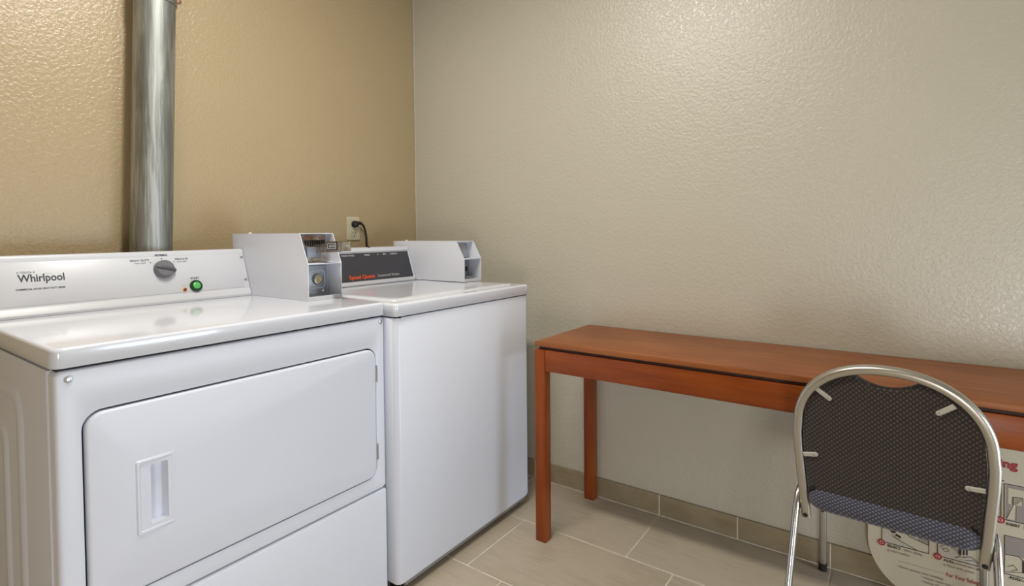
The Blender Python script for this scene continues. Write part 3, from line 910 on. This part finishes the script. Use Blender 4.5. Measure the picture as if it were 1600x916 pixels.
# legs
for sg in (-1, 1):
    top = cl(sg * 0.192, 0.0, 0.425); mid = cl(sg * 0.194, -0.014, 0.385); low = cl(sg * 0.205, -0.145, 0.006)
    bm = nb(); P = [cl(sg * 0.191, 0.022, 0.437), top, mid] + [mid.lerp(low, i / 6) for i in range(1, 7)]
    tube(bm, P, 0.0085, 0.0135, n=12, side=CS, taper=[0.75, 0.95, 1, 1, 1, 1, 1, 1, 1])
    lg = obj('leg', bm, 'chrome', chair, 50, label='splayed chrome rear leg')
    bm = nb(); tube(bm, [mid.lerp(low, 0.965), low, low + Vector((0, 0, -0.006))], 0.0105, 0.0155, n=12, side=CS); obj('foot_cap', bm, 'black', lg)
    bm = nb(); lathe(bm, cb_(sg * 0.1725, -0.003, -0.0125), -CN, [(0.0055, -0.001), (0.0055, 0.001), (0.003, 0.0012)], 12); obj('frame_hole', bm, 'slot_black', chair)
    tf = cl(sg * 0.196 - 0.004, 0.425, 0.41); bf = cl(sg * 0.197 - 0.006, 0.436, 0.012)
    bm = nb(); tube(bm, [tf, bf], 0.0085, 0.0105, n=12, side=CF)
    lg = obj('leg', bm, 'chair_tube', chair, 50, label='upright front leg')
    bm = nb(); tube(bm, [bf + Vector((0, 0, 0.012)), Vector((bf.x, bf.y, 0.0))], 0.0105, 0.0125, n=12, side=CF); obj('foot_cap', bm, 'black', lg)
    bm = nb(); q = tf.lerp(bf, 0.52); lathe(bm, q - CF * 0.0102, -CF, [(0.0052, 0), (0.0052, 0.0014)], 12); obj('leg_hole', bm, 'slot_black', lg)
    # side rail that joins front and rear legs under the seat
    bm = nb(); tube(bm, [cl(sg * 0.178, -0.010, 0.400), cl(sg * 0.19, 0.41, 0.402)], 0.008, 0.011, n=10, side=CS); obj('side_rail', bm, 'black', chair)

# ------------------------------------------------------------------ instruction sign leaning on the wall
sign = root('instruction_sign', 'cream washer instruction board leaning on the wall behind the chair', 'sign', (1.9755, -0.23, 0))
th = math.atan2(0.0335, 0.62)
SX = Vector((0, -1, 0)); SY = Vector((math.sin(th), 0, math.cos(th))); SN = SX.cross(SY)
S0 = Vector((1.9755, 0.066, 0.0))
if SN.x > 0:
    SN = -SN


def sp_(p, d):
    return S0 + SX * p[0] + SY * p[1] + SN * d


bm = nb(); loft(bm, [[sp_(p, -0.003) for p in rr(0.0, 0.50, 0.0008, 0.605, 0.155, 12)], [sp_(p, 0.0) for p in rr(0.0, 0.50, 0.0008, 0.605, 0.155, 12)]])
board = obj('board', bm, 'sign_board', sign)


def ink(name, loops_, mat, lvl=1, frame=None):
    # outlines are one pen drawing; every filled shape is its own piece
    sets = [loops_] if name in ('outline', 'rule') else [[lp] for lp in loops_]
    for st_ in sets:
        bm = nb()
        for lp in st_:
            prism(bm, lp, sp_, 0.0, 0.0003 * lvl)
        obj(name, bm, mat, board, 0)


def rect(a, b_, c, d):
    return [(a, c), (b_, c), (b_, d), (a, d)]


def line(pts, w=0.0016):
    out_ = []
    for (x0, y0), (x1, y1) in zip(pts, pts[1:]):
        dx, dy = x1 - x0, y1 - y0; l_ = math.hypot(dx, dy) or 1; nx, ny = -dy / l_ * w / 2, dx / l_ * w / 2
        out_.append([(x0 + nx, y0 + ny), (x1 + nx, y1 + ny), (x1 - nx, y1 - ny), (x0 - nx, y0 - ny)])
    return out_


def frame_(a, b_, c, d, w=0.0018):
    return line([(a, c), (b_, c)], w) + line([(b_, c), (b_, d)], w) + line([(b_, d), (a, d)], w) + line([(a, d), (a, c)], w)


def disc(x, y, r, n=18):
    return [(x + r * math.cos(2 * math.pi * i / n), y + r * math.sin(2 * math.pi * i / n)) for i in range(n)]


def stext(s, x, y, size, mat, bold=0.0, xs=1.0, align='LEFT', lvl=1):
    return text(board, s, sp_((x, y), 0.0003 * lvl), SX, SY, size, mat, align, bold, 'lettering', xs)


# picture four: hand turning a knob
ink('picture_ground', [rect(0.040, 0.150, 0.150, 0.232)], 'sign_light', 1)
ink('picture_shade', [rect(0.125, 0.149, 0.162, 0.232)], 'sign_grey', 2)
ink('picture_light', [rect(0.044, 0.075, 0.185, 0.229), rect(0.1, 0.122, 0.185, 0.229)], 'sign_yellow', 3)
ink('hand', [[(0.058, 0.196), (0.068, 0.205), (0.085, 0.202), (0.102, 0.184), (0.150, 0.172), (0.150, 0.152), (0.120, 0.152), (0.082, 0.166), (0.066, 0.176)]], 'sign_board', 4)
ink('outline', line([(0.058, 0.200), (0.070, 0.208), (0.086, 0.203), (0.103, 0.185), (0.150, 0.173)]) + line([(0.062, 0.174), (0.085, 0.164), (0.120, 0.151)]) + frame_(0.036, 0.150, 0.149, 0.233), 'sign_black', 5)
ink('dial_drawing', [disc(0.064, 0.190, 0.0075), [(0.068, 0.178), (0.082, 0.172), (0.084, 0.178), (0.072, 0.184)]], 'sign_black', 6)
# picture five: bottle and pouring
ink('picture_ground', [rect(0.172, 0.278, 0.152, 0.240)], 'sign_light', 1)
ink('picture_shade', [rect(0.252, 0.277, 0.160, 0.239)], 'sign_yellow', 2)
ink('drawing', [rect(0.217, 0.224, 0.170, 0.225), rect(0.227, 0.231, 0.172, 0.225), rect(0.234, 0.238, 0.174, 0.225)], 'sign_black', 3)
ink('outline', frame_(0.170, 0.278, 0.151, 0.241) + line([(0.176, 0.178), (0.190, 0.190), (0.214, 0.180), (0.222, 0.166), (0.210, 0.158)], 0.0012) + line([(0.182, 0.176), (0.192, 0.179), (0.196, 0.172), (0.186, 0.168), (0.182, 0.176)], 0.001)
    + line([(0.225, 0.164), (0.245, 0.172), (0.276, 0.154)], 0.0014) + line([(0.232, 0.157), (0.250, 0.163), (0.268, 0.155)], 0.001), 'sign_black', 4)
# picture three: coins going in
ink('picture_shade', [rect(0.318, 0.43, 0.300, 0.396)], 'sign_grey', 1)
ink('picture_light', [rect(0.323, 0.40, 0.345, 0.388), [(0.318, 0.302), (0.336, 0.303), (0.338, 0.345), (0.352, 0.360), (0.352, 0.368), (0.33, 0.366), (0.33, 0.345), (0.322, 0.312)]], 'sign_board', 2)
ink('machine_drawing', [rect(0.340, 0.43, 0.302, 0.345)], 'sign_grey', 3)
ink('outline', frame_(0.315, 0.432, 0.299, 0.398) + line([(0.320, 0.303), (0.333, 0.343), (0.333, 0.366), (0.353, 0.368), (0.353, 0.345)], 0.0012) + line([(0.308, 0.295), (0.308, 0.405), (0.315, 0.405)], 0.002), 'sign_black', 4)
# picture six
ink('picture_shade', [rect(0.316, 0.432, 0.205, 0.254)], 'sign_grey', 1)
ink('drawing', [rect(0.352, 0.366, 0.165, 0.198)], 'sign_black', 2)
ink('outline', frame_(0.316, 0.432, 0.152, 0.256) + line([(0.318, 0.204), (0.345, 0.207), (0.352, 0.200), (0.43, 0.205)], 0.0014) + line([(0.322, 0.172), (0.335, 0.180), (0.343, 0.170), (0.330, 0.163)], 0.001) + line([(0.318, 0.156), (0.352, 0.166)], 0.001), 'sign_black', 3)
for num, x, y in (('4', 0.0352, 0.146), ('5', 0.1708, 0.149), ('3', 0.3068, 0.2955), ('6', 0.3068, 0.1495)):
    ink('badge', [disc(x, y, 0.0095)], 'sign_red', 6)
    ink('badge_centre', [disc(x, y, 0.0056)], 'sign_pink', 7)
    stext(num, x, y - 0.0042, 0.012, 'sign_red', 0.03, align='CENTER', lvl=8)
stext('SELECT', 0.0495, 0.1375, 0.0105, 'sign_black', 0.03)
stext('fabric setting', 0.0915, 0.1375, 0.0105, 'sign_grey', 0.012, xs=0.80)
stext('to start washer.', 0.0495, 0.1245, 0.0105, 'sign_grey', 0.012, xs=0.85)
stext('ADD', 0.184, 0.1395, 0.0105, 'sign_black', 0.03)
stext('products after tub', 0.2075, 0.1395, 0.0105, 'sign_grey', 0.012, xs=0.76)
stext('is filled with water.', 0.184, 0.1265, 0.0105, 'sign_grey', 0.012, xs=0.88)
stext('INSERT', 0.319, 0.2855, 0.0105, 'sign_black', 0.03, xs=0.85)
stext('coins', 0.354, 0.2855, 0.0105, 'sign_grey', 0.012)
stext('ADD', 0.326, 0.1410, 0.0105, 'sign_black', 0.03)
stext('fabric', 0.3485, 0.1410, 0.0105, 'sign_grey', 0.012)
ink('rule', line([(0.0765, 0.1035), (0.187, 0.1035)], 0.0012), 'sign_grey', 1)
stext('For Your Safety', 0.190, 0.0985, 0.0155, 'sign_red', 0.012, xs=0.74)
stext('\u2022 Never operate coins containing', 0.0755, 0.0845, 0.0095, 'sign_grey', 0.015, xs=0.85)
stext('\u2022 Never reach into washer', 0.134, 0.0725, 0.0095, 'sign_grey', 0.015, xs=0.95)
stext('\u2022 Never allow children', 0.134, 0.0605, 0.0095, 'sign_grey', 0.015, xs=0.95)
stext('ing', 0.3035, 0.4435, 0.0315, 'sign_red', 0.045, xs=1.05)
stext('s', 0.3015, 0.4165, 0.0155, 'sign_black', 0.03)
